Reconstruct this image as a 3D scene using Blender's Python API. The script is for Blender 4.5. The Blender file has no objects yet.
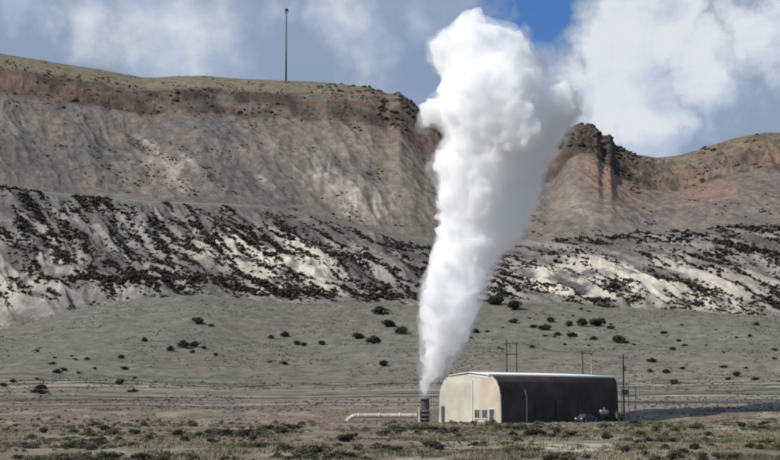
import bpy, bmesh, math, random
import numpy as np
from mathutils import Vector, Matrix
R = math.radians
sc = bpy.context.scene
COL = sc.collection
rnd = random.Random(7)
rng = np.random.default_rng(7)

# ------------------------------------------------------------------ camera
F = 1590.0; CAMZ = 3.0; HOR = 405.0
PITCH = math.atan((HOR - 230) / F)
cd = bpy.data.cameras.new('camera'); cam = bpy.data.objects.new('camera', cd); COL.objects.link(cam)
cd.sensor_width = 36; cd.lens = 36 * F / 780; cd.clip_end = 20000; cd.clip_start = 0.5
cam.location = (0, 0, CAMZ); cam.rotation_euler = (R(90) + PITCH, 0, 0)
sc.camera = cam

# ------------------------------------------------------------------ light
SUN_AZ = R(-112)      # measured from +Y (view direction), negative = left
SUN_EL = R(41)
w = bpy.data.worlds.new('World'); sc.world = w; w.use_nodes = True
nt = w.node_tree; N = nt.nodes; L = nt.links; N.clear()
out = N.new('ShaderNodeOutputWorld'); bg = N.new('ShaderNodeBackground'); bg.inputs[1].default_value = 0.10
sky = N.new('ShaderNodeTexSky'); sky.sky_type = 'NISHITA'; sky.sun_disc = False
sky.sun_elevation = SUN_EL; sky.sun_rotation = SUN_AZ; sky.air_density = 1.0; sky.dust_density = 1.5; sky.ozone_density = 1.5
tc = N.new('ShaderNodeTexCoord')
def cloud_layer(scale, loc, lo, hi, detail, squash=2.2):
    mp = N.new('ShaderNodeMapping'); mp.inputs['Scale'].default_value = (1, 1, squash); mp.inputs['Location'].default_value = loc
    L.new(tc.outputs['Generated'], mp.inputs[0])
    n = N.new('ShaderNodeTexNoise'); n.inputs['Scale'].default_value = scale; n.inputs['Detail'].default_value = detail
    n.inputs['Roughness'].default_value = 0.52; n.inputs['Distortion'].default_value = 0.3
    L.new(mp.outputs[0], n.inputs['Vector'])
    r = N.new('ShaderNodeMapRange'); r.interpolation_type = 'SMOOTHSTEP'
    r.inputs['From Min'].default_value = lo; r.inputs['From Max'].default_value = hi
    L.new(n.outputs['Fac'], r.inputs[0]); return r.outputs[0]
def mixc(a, b, fac, bcol=None):
    m = N.new('ShaderNodeMix'); m.data_type = 'RGBA'
    L.new(fac, m.inputs[0]); L.new(a, m.inputs[6])
    if bcol is not None: m.inputs[7].default_value = (*bcol, 1)
    else: L.new(b, m.inputs[7])
    return m.outputs[2]
def pixdir(u, v):
    a = (u - 390) / F; b = (230 - v) / F
    return Vector((a, math.cos(PITCH) - b * math.sin(PITCH), math.sin(PITCH) + b * math.cos(PITCH))).normalized()
wn = N.new('ShaderNodeTexNoise'); wn.inputs['Scale'].default_value = 26; wn.inputs['Detail'].default_value = 7; wn.inputs['Roughness'].default_value = .55
L.new(tc.outputs['Generated'], wn.inputs['Vector'])
ws = N.new('ShaderNodeVectorMath'); ws.operation = 'MULTIPLY_ADD'; L.new(wn.outputs['Color'], ws.inputs[0]); ws.inputs[1].default_value = (.075, .075, .075)
sb = N.new('ShaderNodeVectorMath'); sb.operation = 'SUBTRACT'; L.new(tc.outputs['Generated'], sb.inputs[0]); sb.inputs[1].default_value = (.0375, .0375, .0375)
L.new(sb.outputs[0], ws.inputs[2])
def banks(lst):
    """cloud banks standing at given directions of the sky, edges broken by noise"""
    cur = None
    for (u, v, rad, k) in lst:
        dn = N.new('ShaderNodeVectorMath'); dn.operation = 'DISTANCE'; L.new(ws.outputs[0], dn.inputs[0]); dn.inputs[1].default_value = pixdir(u, v)
        mr = N.new('ShaderNodeMapRange'); mr.interpolation_type = 'SMOOTHSTEP'; L.new(dn.outputs['Value'], mr.inputs[0])
        mr.inputs['From Min'].default_value = 0; mr.inputs['From Max'].default_value = rad / F; mr.inputs['To Min'].default_value = k; mr.inputs['To Max'].default_value = 0
        if cur is None: cur = mr.outputs[0]
        else:
            m = N.new('ShaderNodeMath'); m.operation = 'MAXIMUM'; L.new(cur, m.inputs[0]); L.new(mr.outputs[0], m.inputs[1]); cur = m.outputs[0]
    return cur
veil = cloud_layer(3.2, (0.3, 0.1, 0.0), 0.15, 0.55, 3)
white = banks([(178, 34, 115, .62), (150, 15, 70, .55), (222, 62, 70, .42), (335, 24, 80, .58), (372, 52, 70, .45), (420, 20, 60, .4), (270, 12, 50, .34),
               (625, 60, 82, 1.25), (590, 95, 70, 1.1), (655, 20, 90, 1.2), (640, 120, 75, 1.2), (705, 75, 80, 1.0), (770, 30, 75, 1.1), 
               (20, 0, 70, .55), (90, 22, 80, .55), (560, 150, 60, .9), (-80, -60, 120, .9), (900, -20, 160, 1), (300, -150, 160, .9), (600, -200, 200, 1.0)])
grey = cloud_layer(14.0, (2.2, .4, .9), .38, .62, 6, 1.6)
high = cloud_layer(5.0, (1.7, 0.4, 0.35), 0.48, 0.68, 6)
gap = banks([(545, 4, 66, 1.7), (505, 0, 50, .9)])
tint = N.new('ShaderNodeMix'); tint.data_type = 'RGBA'; tint.blend_type = 'MULTIPLY'; tint.inputs[0].default_value = 1
L.new(sky.outputs[0], tint.inputs[6]); tint.inputs[7].default_value = (0.40, 0.66, 1.1, 1)
gm = N.new('ShaderNodeMath'); gm.operation = 'MULTIPLY_ADD'; L.new(gap, gm.inputs[0]); gm.inputs[1].default_value = -1; L.new(veil, gm.inputs[2]); gm.use_clamp = True
gh = N.new('ShaderNodeMath'); gh.operation = 'MULTIPLY_ADD'; L.new(gap, gh.inputs[0]); gh.inputs[1].default_value = -1; L.new(high, gh.inputs[2]); gh.use_clamp = True
c0 = mixc(tint.outputs[2], None, gh.outputs[0], (4.6, 5.2, 6.2))
c1 = mixc(c0, None, gm.outputs[0], (2.75, 3.5, 4.8))
cw = N.new('ShaderNodeMix'); cw.data_type = 'RGBA'; L.new(grey, cw.inputs[0]); cw.inputs[6].default_value = (7.4, 7.7, 8.2, 1); cw.inputs[7].default_value = (4.3, 5.1, 6.6, 1)
wc = N.new('ShaderNodeMath'); wc.operation = 'MULTIPLY'; wc.use_clamp = True; L.new(white, wc.inputs[0]); wc.inputs[1].default_value = 1.0
wr = N.new('ShaderNodeMapRange'); wr.interpolation_type = 'SMOOTHSTEP'; wr.inputs['From Min'].default_value = .12; wr.inputs['From Max'].default_value = .72; L.new(wc.outputs[0], wr.inputs[0])
c2 = mixc(c1, cw.outputs[2], wr.outputs[0])
L.new(c2, bg.inputs[0]); L.new(bg.outputs[0], out.inputs[0])

sd = bpy.data.lights.new('sun', 'SUN'); sd.energy = 4.1; sd.angle = R(0.6); sd.color = (1.0, 0.955, 0.9)
sun = bpy.data.objects.new('sun', sd); COL.objects.link(sun)
S = Vector((math.sin(SUN_AZ) * math.cos(SUN_EL), math.cos(SUN_AZ) * math.cos(SUN_EL), math.sin(SUN_EL)))
sun.rotation_euler = (-S).to_track_quat('-Z', 'Y').to_euler(); sun.location = (-60, -40, 150)

sc.view_settings.view_transform = 'Standard'; sc.view_settings.look = 'None'
sc.view_settings.exposure = 0.0; sc.view_settings.gamma = 1.0; sc.view_settings.use_curve_mapping = False
cy = sc.cycles
cy.max_bounces = 120; cy.diffuse_bounces = 3; cy.glossy_bounces = 2; cy.transmission_bounces = 4
cy.volume_bounces = 110; cy.transparent_max_bounces = 96
cy.filter_width = 2.1
cy.use_denoising = True
cy.volume_step_rate = 1.0; cy.volume_max_steps = 256

# ------------------------------------------------------------------ helpers
def slope(v): return np.tan(PITCH + np.arctan((230 - np.asarray(v, float)) / F))
def ray(u, v):
    a = (u - 390) / F; b = (230 - v) / F
    return Vector((a, math.cos(PITCH) - b * math.sin(PITCH), math.sin(PITCH) + b * math.cos(PITCH)))
def at(u, v, Y):
    d = ray(u, v); t = Y / d.y
    return Vector((d.x * t, Y, CAMZ + d.z * t))

_perm = np.random.default_rng(3).permutation(4096)
_ang = np.random.default_rng(4).uniform(0, 2 * np.pi, 4096)
_gx, _gy = np.cos(_ang), np.sin(_ang)
def pn(x, y):
    xi = np.floor(x).astype(int); yi = np.floor(y).astype(int); xf = x - xi; yf = y - yi
    def g(ix, iy, dx, dy):
        h = _perm[(_perm[ix & 4095] + iy) & 4095]; return _gx[h] * dx + _gy[h] * dy
    u = xf**3 * (xf * (xf * 6 - 15) + 10); v = yf**3 * (yf * (yf * 6 - 15) + 10)
    a = g(xi, yi, xf, yf); b = g(xi + 1, yi, xf - 1, yf); c = g(xi, yi + 1, xf, yf - 1); d = g(xi + 1, yi + 1, xf - 1, yf - 1)
    return ((a + (b - a) * u) * (1 - v) + (c + (d - c) * u) * v) * 1.5
def fbm(x, y, o=4, g=0.5):
    s = 0; a = 1.0; t = 0
    for i in range(o):
        s = s + a * pn(x * 2**i + 17.3 * i, y * 2**i - 9.1 * i); t += a; a *= g
    return s / t
def ridged(x, y, o=4, g=0.55):
    s = 0; a = 1.0; t = 0
    for i in range(o):
        n = 1 - np.abs(pn(x * 2**i + 31.7 * i, y * 2**i + 5.3 * i)) * 1.7
        s = s + a * n * n; t += a; a *= g
    return s / t
def sstep(a, b, x):
    t = np.clip((x - a) / (b - a), 0, 1); return t * t * (3 - 2 * t)
def bell(u, c, w_): return np.exp(-((u - c) / w_)**2)

# ------------------------------------------------------------------ terrain height
RU = [-400, -120, 0, 50, 90, 118, 140, 200, 235, 286, 330, 352, 370, 388, 400, 412, 425, 470, 550, 562, 570, 580, 592, 600, 605, 613, 618, 628, 640, 660, 680, 700, 720, 745, 770, 800, 900, 1200]
RV = [24, 40, 54, 62, 68, 73, 77, 75, 78, 80, 82, 85, 87, 93, 92, 101, 112, 130, 147, 140, 128, 123, 125, 127, 135, 134, 144, 149, 154, 157, 155, 150, 143, 136, 132, 133, 137, 145]
def interp_s(u, xs, ys, s=6):
    return (np.interp(u - s, xs, ys) + np.interp(u, xs, ys) * 2 + np.interp(u + s, xs, ys)) / 4
def v_ridge(u): return interp_s(u, RU, RV, 1.5)
def v_badtop(u): return interp_s(u, [-200, 0, 140, 250, 300, 350, 400, 450, 520, 600, 640, 720, 800], [175, 188, 205, 207, 212, 222, 238, 246, 240, 236, 234, 228, 225], 15)
def v_badbot(u): return interp_s(u, [-200, 0, 100, 200, 300, 420, 520, 640, 800], [345, 330, 300, 292, 299, 302, 298, 305, 315], 15)
KR = np.array([255, 290, 330, 450, 590, 700, 830, 862, 1000, 1012, 1060])
def knots_z(u, y_over_r):
    ones = np.ones_like(u)
    vr = v_ridge(u)
    vs = [None, 415 * ones, 405 * ones, 380 * ones, (342 * ones), v_badbot(u), v_badtop(u), v_badtop(u) - 3, vr + 34 - 10 * bell(u, 600, 40), vr + 14, vr]
    zs = [np.zeros_like(u)]
    for r, v in zip(KR[1:], vs[1:]): zs.append(CAMZ + r * y_over_r * slope(v))
    return zs
def height(x, y, detail=True, info=False):
    x = np.asarray(x, float); y = np.asarray(y, float)
    r = np.hypot(x, y); th = np.arctan2(x, y)
    cz = np.clip(np.cos(th), 0.8, 1)
    u = 390 + F * np.tan(np.clip(th, -0.7, 0.7))
    rw = r + 14 * fbm(x / 90, y / 90, 2) * sstep(480, 640, r) * (1 - sstep(930, 1000, r))
    zs = knots_z(u, cz)
    z = np.zeros_like(r)
    for i in range(len(KR) - 1):
        t = np.clip((rw - KR[i]) / (KR[i + 1] - KR[i]), 0, 1)
        if i in (0, 1, 2, 3): t = t * 1.0
        z = z + (zs[i + 1] - zs[i]) * t
    z = z - 0.05 * np.clip(r - 1060, 0, 500)
    fade = 1 - sstep(0.9, 1.6, np.abs(th))
    z = z * fade
    # weights of the slopes
    wb = sstep(680, 715, rw) * (1 - sstep(815, 840, rw))
    wu = sstep(850, 885, rw) * (1 - sstep(985, 1010, rw))
    wl = sstep(300, 470, rw) * (1 - sstep(670, 700, rw))
    wt = sstep(990, 1005, rw)
    wx = 10 * fbm(x / 45, y / 45, 3)
    q = x + 0.62 * r + wx; s = r - 0.62 * x
    rg = ridged(q / 21 + .4 * fbm(x / 80, y / 80, 2), s / 130, 4)
    rf = ridged(q / 9 + 9, s / 40, 3)
    z = z + wb * fade * (5.2 + 2.2 * fbm(x / 120, y / 120, 2)) * (rg - 0.6) + wb * fade * 1.4 * (rf - 0.6)
    z = z + wb * 0.25 * np.sin(z * 2 * np.pi / 8.0 + 2 * fbm(x / 60, y / 60, 2))
    ru = ridged((x + 0.5 * r + wx) / 28, (r - .5 * x) / 120, 4)
    z = z + wu * fade * (3.0 * (ru - 0.6) + 1.2 * fbm(x / 9, y / 9, 4))
    z = z + wl * fade * (2.0 * fbm(x / 60, y / 60, 3) + 0.5 * fbm(x / 9, y / 9, 3))
    z = z + wt * (1 - 0.75 * sstep(1012, 1025, r)) * fade * (5.0 * np.maximum(0, ridged(x / 16, r / 13, 4) - 0.55) - 1.2)
    plain = (1 - sstep(300, 420, r))
    wk = wt * sstep(540, 575, u) * (1 - sstep(1040, 1062, r)); z = z + wk * fade * (4.2 * (ridged(x / 11, r / 11, 4) - .6))
    z = z + plain * (0.45 * fbm(x / 22, y / 22, 3) + 0.13 * fbm(x / 3, y / 3, 3)) * sstep(30, 80, r)
    pad = np.exp(-((x - 24) / 38)**2 - ((y - 280) / 26)**2) ** 1.0; pad = sstep(.15, .62, pad)
    z = z * (1 - pad) + 0.0 * pad
    z = z + 1.35 * np.exp(-(r / 30)**2)
    if info: return z, u, rw, wb, wu, wl, wt, rg, ru, q, s
    return z
def H(x, y): return float(height(np.array([x]), np.array([y]))[0])
def ground_hit(u, v, y0=70, y1=1100):
    d = ray(u, v); ys = np.arange(y0, y1, 0.75); t = ys / d.y
    zr = CAMZ + d.z * t; zt = height(d.x * t, ys)
    k = np.nonzero(zt >= zr)[0]
    if len(k) == 0: return None
    k = k[0]; return Vector((d.x * t[k], ys[k], zt[k]))

# ------------------------------------------------------------------ materials
def mat(name, col, rough=0.8, metal=0.0, noise=None, bump=None):
    m = bpy.data.materials.new(name); m.use_nodes = True; n = m.node_tree.nodes; l = m.node_tree.links
    b = n['Principled BSDF']; b.inputs['Base Color'].default_value = (*col, 1); b.inputs['Roughness'].default_value = rough; b.inputs['Metallic'].default_value = metal
    b.inputs['Specular IOR Level'].default_value = 0.3
    if noise:
        sc_, amt = noise
        t = n.new('ShaderNodeTexCoord'); x = n.new('ShaderNodeTexNoise'); x.inputs['Scale'].default_value = sc_; x.inputs['Detail'].default_value = 5
        l.new(t.outputs['Object'], x.inputs['Vector'])
        mr = n.new('ShaderNodeMapRange'); mr.inputs['From Min'].default_value = 0.3; mr.inputs['From Max'].default_value = 0.7
        mr.inputs['To Min'].default_value = 1 - amt; mr.inputs['To Max'].default_value = 1 + amt; l.new(x.outputs['Fac'], mr.inputs[0])
        h = n.new('ShaderNodeVectorMath'); h.operation = 'SCALE'; h.inputs[0].default_value = col; l.new(mr.outputs[0], h.inputs['Scale'])
        l.new(h.outputs[0], b.inputs['Base Color'])
        if bump:
            bp = n.new('ShaderNodeBump'); bp.inputs['Strength'].default_value = bump; l.new(x.outputs['Fac'], bp.inputs['Height']); l.new(bp.outputs[0], b.inputs['Normal'])
    return m
def soil_mat(name, s1, s2, amt, bumpd):
    m = bpy.data.materials.new(name); m.use_nodes = True; n = m.node_tree.nodes; l = m.node_tree.links
    b = n['Principled BSDF']; b.inputs['Roughness'].default_value = 1; b.inputs['Specular IOR Level'].default_value = 0.05
    a = n.new('ShaderNodeAttribute'); a.attribute_name = 'soil'
    g = n.new('ShaderNodeNewGeometry')
    def nz(scale, det, lo, hi):
        x = n.new('ShaderNodeTexNoise'); x.inputs['Scale'].default_value = scale; x.inputs['Detail'].default_value = det; x.inputs['Roughness'].default_value = 0.65
        l.new(g.outputs['Position'], x.inputs['Vector'])
        mr = n.new('ShaderNodeMapRange'); mr.inputs['From Min'].default_value = 0.3; mr.inputs['From Max'].default_value = 0.7
        mr.inputs['To Min'].default_value = lo; mr.inputs['To Max'].default_value = hi; l.new(x.outputs['Fac'], mr.inputs[0]); return x, mr
    x1, m1 = nz(s1, 8, 1 - amt, 1 + amt); x2, m2 = nz(s2, 4, 1 - amt * .7, 1 + amt * .7)
    mu = n.new('ShaderNodeMath'); mu.operation = 'MULTIPLY'; l.new(m1.outputs[0], mu.inputs[0]); l.new(m2.outputs[0], mu.inputs[1])
    h = n.new('ShaderNodeVectorMath'); h.operation = 'SCALE'; l.new(a.outputs['Color'], h.inputs[0]); l.new(mu.outputs[0], h.inputs['Scale'])
    l.new(h.outputs[0], b.inputs['Base Color'])
    bp = n.new('ShaderNodeBump'); bp.inputs['Distance'].default_value = bumpd; bp.inputs['Strength'].default_value = 0.7
    l.new(x1.outputs['Fac'], bp.inputs['Height']); l.new(bp.outputs[0], b.inputs['Normal'])
    return m
M = dict(
    plain=soil_mat('plain_soil', 0.9, 4.0, 0.35, 0.25),
    hill=soil_mat('hill_soil', 0.16, 0.9, 0.30, 1.2),
    cream=mat('cream_cladding', (0.56, 0.55, 0.455), 0.6, noise=(0.35, 0.16)),
    tan=mat('tan_cladding', (0.56, 0.48, 0.385), 0.6, noise=(0.35, 0.16)),
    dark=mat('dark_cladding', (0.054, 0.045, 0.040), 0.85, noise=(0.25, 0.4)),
    roof=mat('white_roof_sheet', (0.74, 0.74, 0.72), 0.45, noise=(0.3, 0.06)),
    white=mat('white_paint', (0.72, 0.72, 0.70), 0.5, noise=(3, 0.08)),
    steel=mat('grey_steel', (0.30, 0.30, 0.30), 0.5, 0.3, noise=(2, 0.2)),
    dsteel=mat('dark_steel', (0.09, 0.09, 0.09), 0.6, 0.3, noise=(2, 0.2)),
    pole=mat('weathered_pole_wood', (0.10, 0.08, 0.065), 0.9, noise=(3, 0.3)),
    pale_pole=mat('pale_pole_wood', (0.40, 0.37, 0.33), 0.9, noise=(3, 0.2)),
    pipe=mat('pink_white_pipe_lagging', (0.58, 0.47, 0.41), 0.6, noise=(1.3, 0.3)),
    brush=mat('brown_black_brush_leaves', (0.056, 0.048, 0.036), 0.9, noise=(.3, 0.5)),
    wire=mat('wire', (0.05, 0.05, 0.05), 0.6),
    blue=mat('blue_car_paint', (0.03, 0.032, 0.075), 0.45, noise=(2, 0.1)),
    glass=mat('dark_glass', (0.06, 0.065, 0.07), 0.25),
    rubber=mat('rubber', (0.02, 0.02, 0.02), 0.9),
    rock=mat('dark_brown_rock', (0.08, 0.062, 0.05), 0.95, noise=(0.5, 0.45), bump=0.5),
    redrock=mat('red_brown_rock', (0.19, 0.12, 0.085), 0.95, noise=(0.5, 0.4), bump=0.5),
    sage=mat('sage_leaves', (0.120, 0.112, 0.078), 0.9, noise=(1.2, 0.45)),
    green=mat('green_shrub_leaves', (0.110, 0.115, 0.052), 0.9, noise=(1.2, 0.45)),
    drk=mat('dark_shrub_leaves', (0.042, 0.040, 0.028), 0.9, noise=(1.0, 0.5)),
    stem=mat('shrub_stem', (0.10, 0.075, 0.055), 0.95, noise=(4, 0.3)),
    straw=mat('dry_grass', (0.27, 0.24, 0.16), 0.95, noise=(0.3, 0.4)),
    ggrass=mat('green_grass', (0.125, 0.122, 0.07), 0.95, noise=(0.3, 0.4)),
)
def tag(o, label=None, cat=None, group=None, kind=None):
    if label: o['label'] = label
    if cat: o['category'] = cat
    if group: o['group'] = group
    if kind: o['kind'] = kind
    return o
def link(name, me, m=None, parent=None):
    o = bpy.data.objects.new(name, me); COL.objects.link(o)
    if m is not None: me.materials.append(m)
    if parent is not None: o.parent = parent
    return o
def empty(name, loc=(0, 0, 0), rz=0):
    o = bpy.data.objects.new(name, None); COL.objects.link(o); o.location = loc; o.rotation_euler = (0, 0, rz); o.empty_display_size = 1; return o
def npmesh(name, V, Fq, smooth=False):
    """V (n,3); Fq (m,k) all faces with k corners."""
    me = bpy.data.meshes.new(name); n, (mf, k) = len(V), Fq.shape
    me.vertices.add(n); me.vertices.foreach_set('co', np.asarray(V, np.float32).ravel())
    me.loops.add(mf * k); me.loops.foreach_set('vertex_index', Fq.astype(np.int32).ravel())
    me.polygons.add(mf); me.polygons.foreach_set('loop_start', np.arange(0, mf * k, k, dtype=np.int32))
    me.polygons.foreach_set('loop_total', np.full(mf, k, np.int32))
    me.polygons.foreach_set('use_smooth', np.full(mf, smooth, bool))
    me.update(calc_edges=True); me.validate(); return me
class MB:
    def __init__(s): s.bm = bmesh.new()
    def box(s, c, d, rz=0, bev=0):
        m = Matrix.Translation(c) @ Matrix.Rotation(rz, 4, 'Z') @ Matrix.Diagonal((*d, 1))
        r = bmesh.ops.create_cube(s.bm, size=1, matrix=m)
        if bev:
            es = list({e for v in r['verts'] for e in v.link_edges})
            bmesh.ops.bevel(s.bm, geom=es, offset=bev, segments=2, affect='EDGES', profile=0.6)
        return s
    def tube(s, a, b, r1, r2=None, n=12):
        a = Vector(a); b = Vector(b); d = b - a; r2 = r1 if r2 is None else r2
        m = Matrix.Translation((a + b) / 2) @ d.to_track_quat('Z', 'Y').to_matrix().to_4x4()
        bmesh.ops.create_cone(s.bm, cap_ends=True, segments=n, radius1=r1, radius2=r2, depth=d.length, matrix=m); return s
    def path(s, pts, r, n=8):
        for a, b in zip(pts[:-1], pts[1:]): s.tube(a, b, r, r, n)
        return s
    def prism(s, prof, y0, y1):
        """profile of (x,z) pairs, extruded along y"""
        a = [s.bm.verts.new((p[0], y0, p[1])) for p in prof]; b = [s.bm.verts.new((p[0], y1, p[1])) for p in prof]
        n = len(prof); s.bm.faces.new(a); s.bm.faces.new(b[::-1])
        for i in range(n): s.bm.faces.new((a[(i + 1) % n], a[i], b[i], b[(i + 1) % n]))
        return s
    def build(s, name, m, parent=None, smooth=False):
        bmesh.ops.recalc_face_normals(s.bm, faces=s.bm.faces)
        me = bpy.data.meshes.new(name); s.bm.to_mesh(me); s.bm.free()
        if smooth:
            me.polygons.foreach_set('use_smooth', [True] * len(me.polygons))
        o = link(name, me, m, parent)
        return o

# ------------------------------------------------------------------ terrain mesh
def arr_axis(segs):
    o = []
    for a, b, n in segs: o.append(np.linspace(a, b, n, endpoint=False))
    return np.concatenate(o)
tmax = math.atan(0.33)
ths = np.concatenate([arr_axis([(-math.pi, -1.2, 12), (-1.2, -tmax, 60), (-tmax, tmax, 980), (tmax, 1.2, 60), (1.2, math.pi, 12)]), [math.pi]])
rs = np.concatenate([arr_axis([(1.0, 60, 30), (60, 300, 330), (300, 450, 110), (450, 690, 190), (690, 870, 170), (870, 1066, 150), (1066, 1500, 20), (1500, 9000, 20)]), [9000]])
TH, RR = np.meshgrid(ths, rs)
X = RR * np.sin(TH); Y = RR * np.cos(TH)
Z, U, RW, WB, WU, WL, WT, RG, RUU, Q, SS = height(X.ravel(), Y.ravel(), info=True)
x = X.ravel(); y = Y.ravel(); r = RR.ravel()
def C(*c): return np.array(c)
def lerp(a, b, t): return a * (1 - t)[:, None] + b * t[:, None]
n1 = fbm(x / 70, y / 70, 4); n2 = fbm(Q / 12, SS / 90, 4); n3 = fbm(x / 18 + 40, y / 18, 4); n4 = fbm(x / 220 + 9, y / 60, 3); n5 = fbm(Q / 16 + 70, SS / 120, 3)
col = np.tile(C(.160, .150, .125), (len(x), 1))                                   # lower slope, grey green
col = lerp(col, np.tile(C(.166, .168, .132), (len(x), 1)), np.clip(.5 + 1.6 * n1, 0, 1))
col = lerp(col, np.tile(C(.195, .170, .145), (len(x), 1)), np.clip(.55 + 2.0 * n4, 0, 1) * (1 - sstep(420, 620, r)))
bad = lerp(np.tile(C(.125, .112, .108), (len(x), 1)), np.tile(C(.25, .23, .215), (len(x), 1)), np.clip(.45 + 1.5 * n2, 0, 1))
pale = np.clip(1.1 * bell(U, 285, 55) * bell(RW, 745, 45) + .9 * bell(U, 215, 30) * bell(RW, 775, 22) + 1.5 * bell(U, 590, 70) * bell(RW, 745, 34) + .5 * bell(U, 30, 90) * bell(RW, 750, 40) + .6 * bell(U, 720, 60) * bell(RW, 730, 40), 0, 1)
pale = np.clip(pale * 1.5 * sstep(-.25, .25, n3 + .8 * n2 + .1), 0, 1)
bad = lerp(bad, np.tile(C(.50, .47, .39), (len(x), 1)), pale)
shale = sstep(.04, .20, n5 + .3 * n3) * (1 - .8 * pale)
bad = lerp(bad, np.tile(C(.085, .074, .074), (len(x), 1)), shale * .75)
col = lerp(col, bad, WB)
up = lerp(np.tile(C(.152, .135, .119), (len(x), 1)), np.tile(C(.203, .174, .145), (len(x), 1)), np.clip(.45 + 1.5 * fbm(Q / 30, SS / 110, 4), 0, 1))
up = lerp(up, np.tile(C(.225, .197, .152), (len(x), 1)), np.clip(1.2 * bell(U, 365, 85) * bell(RW, 940, 62), 0, 1) * .8)
up = lerp(up, np.tile(C(.128, .120, .114), (len(x), 1)), np.clip(sstep(.0, .35, n1 + .4 * n3) + .8 * bell(U, 230, 60) * bell(RW, 905, 30), 0, 1) * .8)
flut = np.clip(1.3 * bell(U, 365, 28) * bell(RW, 890, 22) + .8 * bell(U, 325, 22) * bell(RW, 915, 20) + .7 * bell(U, 165, 35) * bell(RW, 905, 25), 0, 1) * sstep(-.2, .25, fbm(x / 5, r / 40, 2))
stk = 0
for (u0_, k_, w_, lo_, hi_, a_) in [(298, .62, 6, 872, 955, 1.0), (318, .6, 4, 880, 930, .7), (142, .55, 6, 880, 965, .8), (165, .6, 4, 885, 940, .6), (232, .6, 4, 880, 950, .5), (270, .6, 4, 890, 960, .5), (560, .4, 5, 880, 930, .4)]:
    stk = np.maximum(stk, a_ * bell(U - u0_ - (955 - RW) * k_ + 9 * fbm(x / 22, r / 22, 2), 0, w_) * sstep(lo_ - 12, lo_, RW) * (1 - sstep(hi_ - 12, hi_, RW)))
flut = np.clip(np.maximum(flut, stk * sstep(-.35, .1, fbm(x / 6, r / 9, 3))), 0, 1)
up = lerp(up, np.tile(C(.40, .36, .29), (len(x), 1)), flut)
red = np.clip(1.2 * bell(U, 610, 30) * bell(RW, 965, 32) + .9 * bell(U, 710, 40) * bell(RW, 960, 35) + .5 * bell(U, 390, 30) * bell(RW, 990, 20), 0, 1)
up = lerp(up, np.tile(C(.26, .16, .118), (len(x), 1)), red * .8)
wup = sstep(835, 870, RW)
col = lerp(col, up, wup)
cl = lerp(np.tile(C(.085, .07, .06), (len(x), 1)), np.tile(C(.20, .14, .105), (len(x), 1)), np.clip(.4 + 2 * n3, 0, 1))
col = lerp(col, cl, sstep(985, 1000, RW) * sstep(-.25, .15, fbm(x / 30, r / 10, 3) + .15))
cl2 = np.clip(bell(U, 235, 62), 0, 1) * sstep(-.25, .1, fbm(x / 14, r / 8, 3))
col = lerp(col, np.tile(C(.06, .053, .047), (len(x), 1)), cl2 * sstep(988, 1000, RW) * .75)
cap = np.tile(C(.19, .165, .115), (len(x), 1))
col = lerp(col, np.tile(C(.075, .058, .047), (len(x), 1)), sstep(556, 566, U) * (1 - sstep(642, 665, U)) * sstep(988, 1000, RW) * sstep(-.2, .1, n3 + .12))
col = lerp(col, cap, sstep(1014, 1024, r) * (1 - .6 * sstep(320, 380, U)) * (1 - .8 * bell(U, 600, 50)))
# bench track
trk = bell(RW, 848, 5) * (1 - sstep(240, 290, U)) + bell(RW, 846, 6) * sstep(525, 540, U)
col = lerp(col, np.tile(C(.26, .235, .215), (len(x), 1)), np.clip(trk, 0, 1) * .7)
# plain
pl = lerp(np.tile(C(.190, .148, .125), (len(x), 1)), np.tile(C(.16, .155, .095), (len(x), 1)), np.clip(.12 + 1.9 * fbm(x / 26, y / 40, 4) + .35 * sstep(400, 520, U), 0, 1))
pl = lerp(pl, np.tile(C(.30, .27, .20), (len(x), 1)), sstep(.05, .3, fbm(x / 9 + 5, y / 22, 4)) * .85)
pp = bell(x, at(572, 446, 1).x * 118, 4.5) * bell(y, 116, 9)
pl = lerp(pl, np.tile(C(.42, .40, .31), (len(x), 1)), np.clip(pp * 2.2, 0, 1) * sstep(-.3, .1, fbm(x / 3, y / 5, 3)))
pl = lerp(pl, np.tile(C(.24, .185, .155), (len(x), 1)), np.clip(bell(x, at(360, 420, 1).x * 262, 26) * bell(y, 250, 36), 0, 1) * .8)
col = lerp(pl, col, sstep(285, 340, r))
band = fbm(x / 140, r / 7.0, 3) * (sstep(296, 330, r) * (1 - sstep(430, 480, r)))
col = col * (1 + 1.5 * band)[:, None]
col = np.clip(col * (1 + .25 * fbm(x / 4, y / 4, 3))[:, None], .02, .8)

nr, ncol = TH.shape
idx = np.arange(nr * ncol).reshape(nr, ncol)
def sheet(name, i0, i1, m):
    sub = idx[i0:i1 + 1]; base = sub[0, 0]; ids = sub.ravel()
    V = np.stack([x[ids], y[ids], Z[ids]], 1); s = sub - base
    Fq = np.stack([s[:-1, :-1], s[:-1, 1:], s[1:, 1:], s[1:, :-1]], -1).reshape(-1, 4)[:, ::-1]
    me = npmesh(name, V, Fq, True)
    a = me.color_attributes.new('soil', 'FLOAT_COLOR', 'POINT')
    a.data.foreach_set('color', np.concatenate([col[ids], np.ones((len(ids), 1))], 1).astype(np.float32).ravel())
    o = link(name, me, m); tag(o, kind='structure'); return o
ksplit = int(np.argmin(np.abs(rs - 330)))
sheet('ground', 0, ksplit, M['plain']); sheet('hillside', ksplit, nr - 1, M['hill'])

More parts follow.
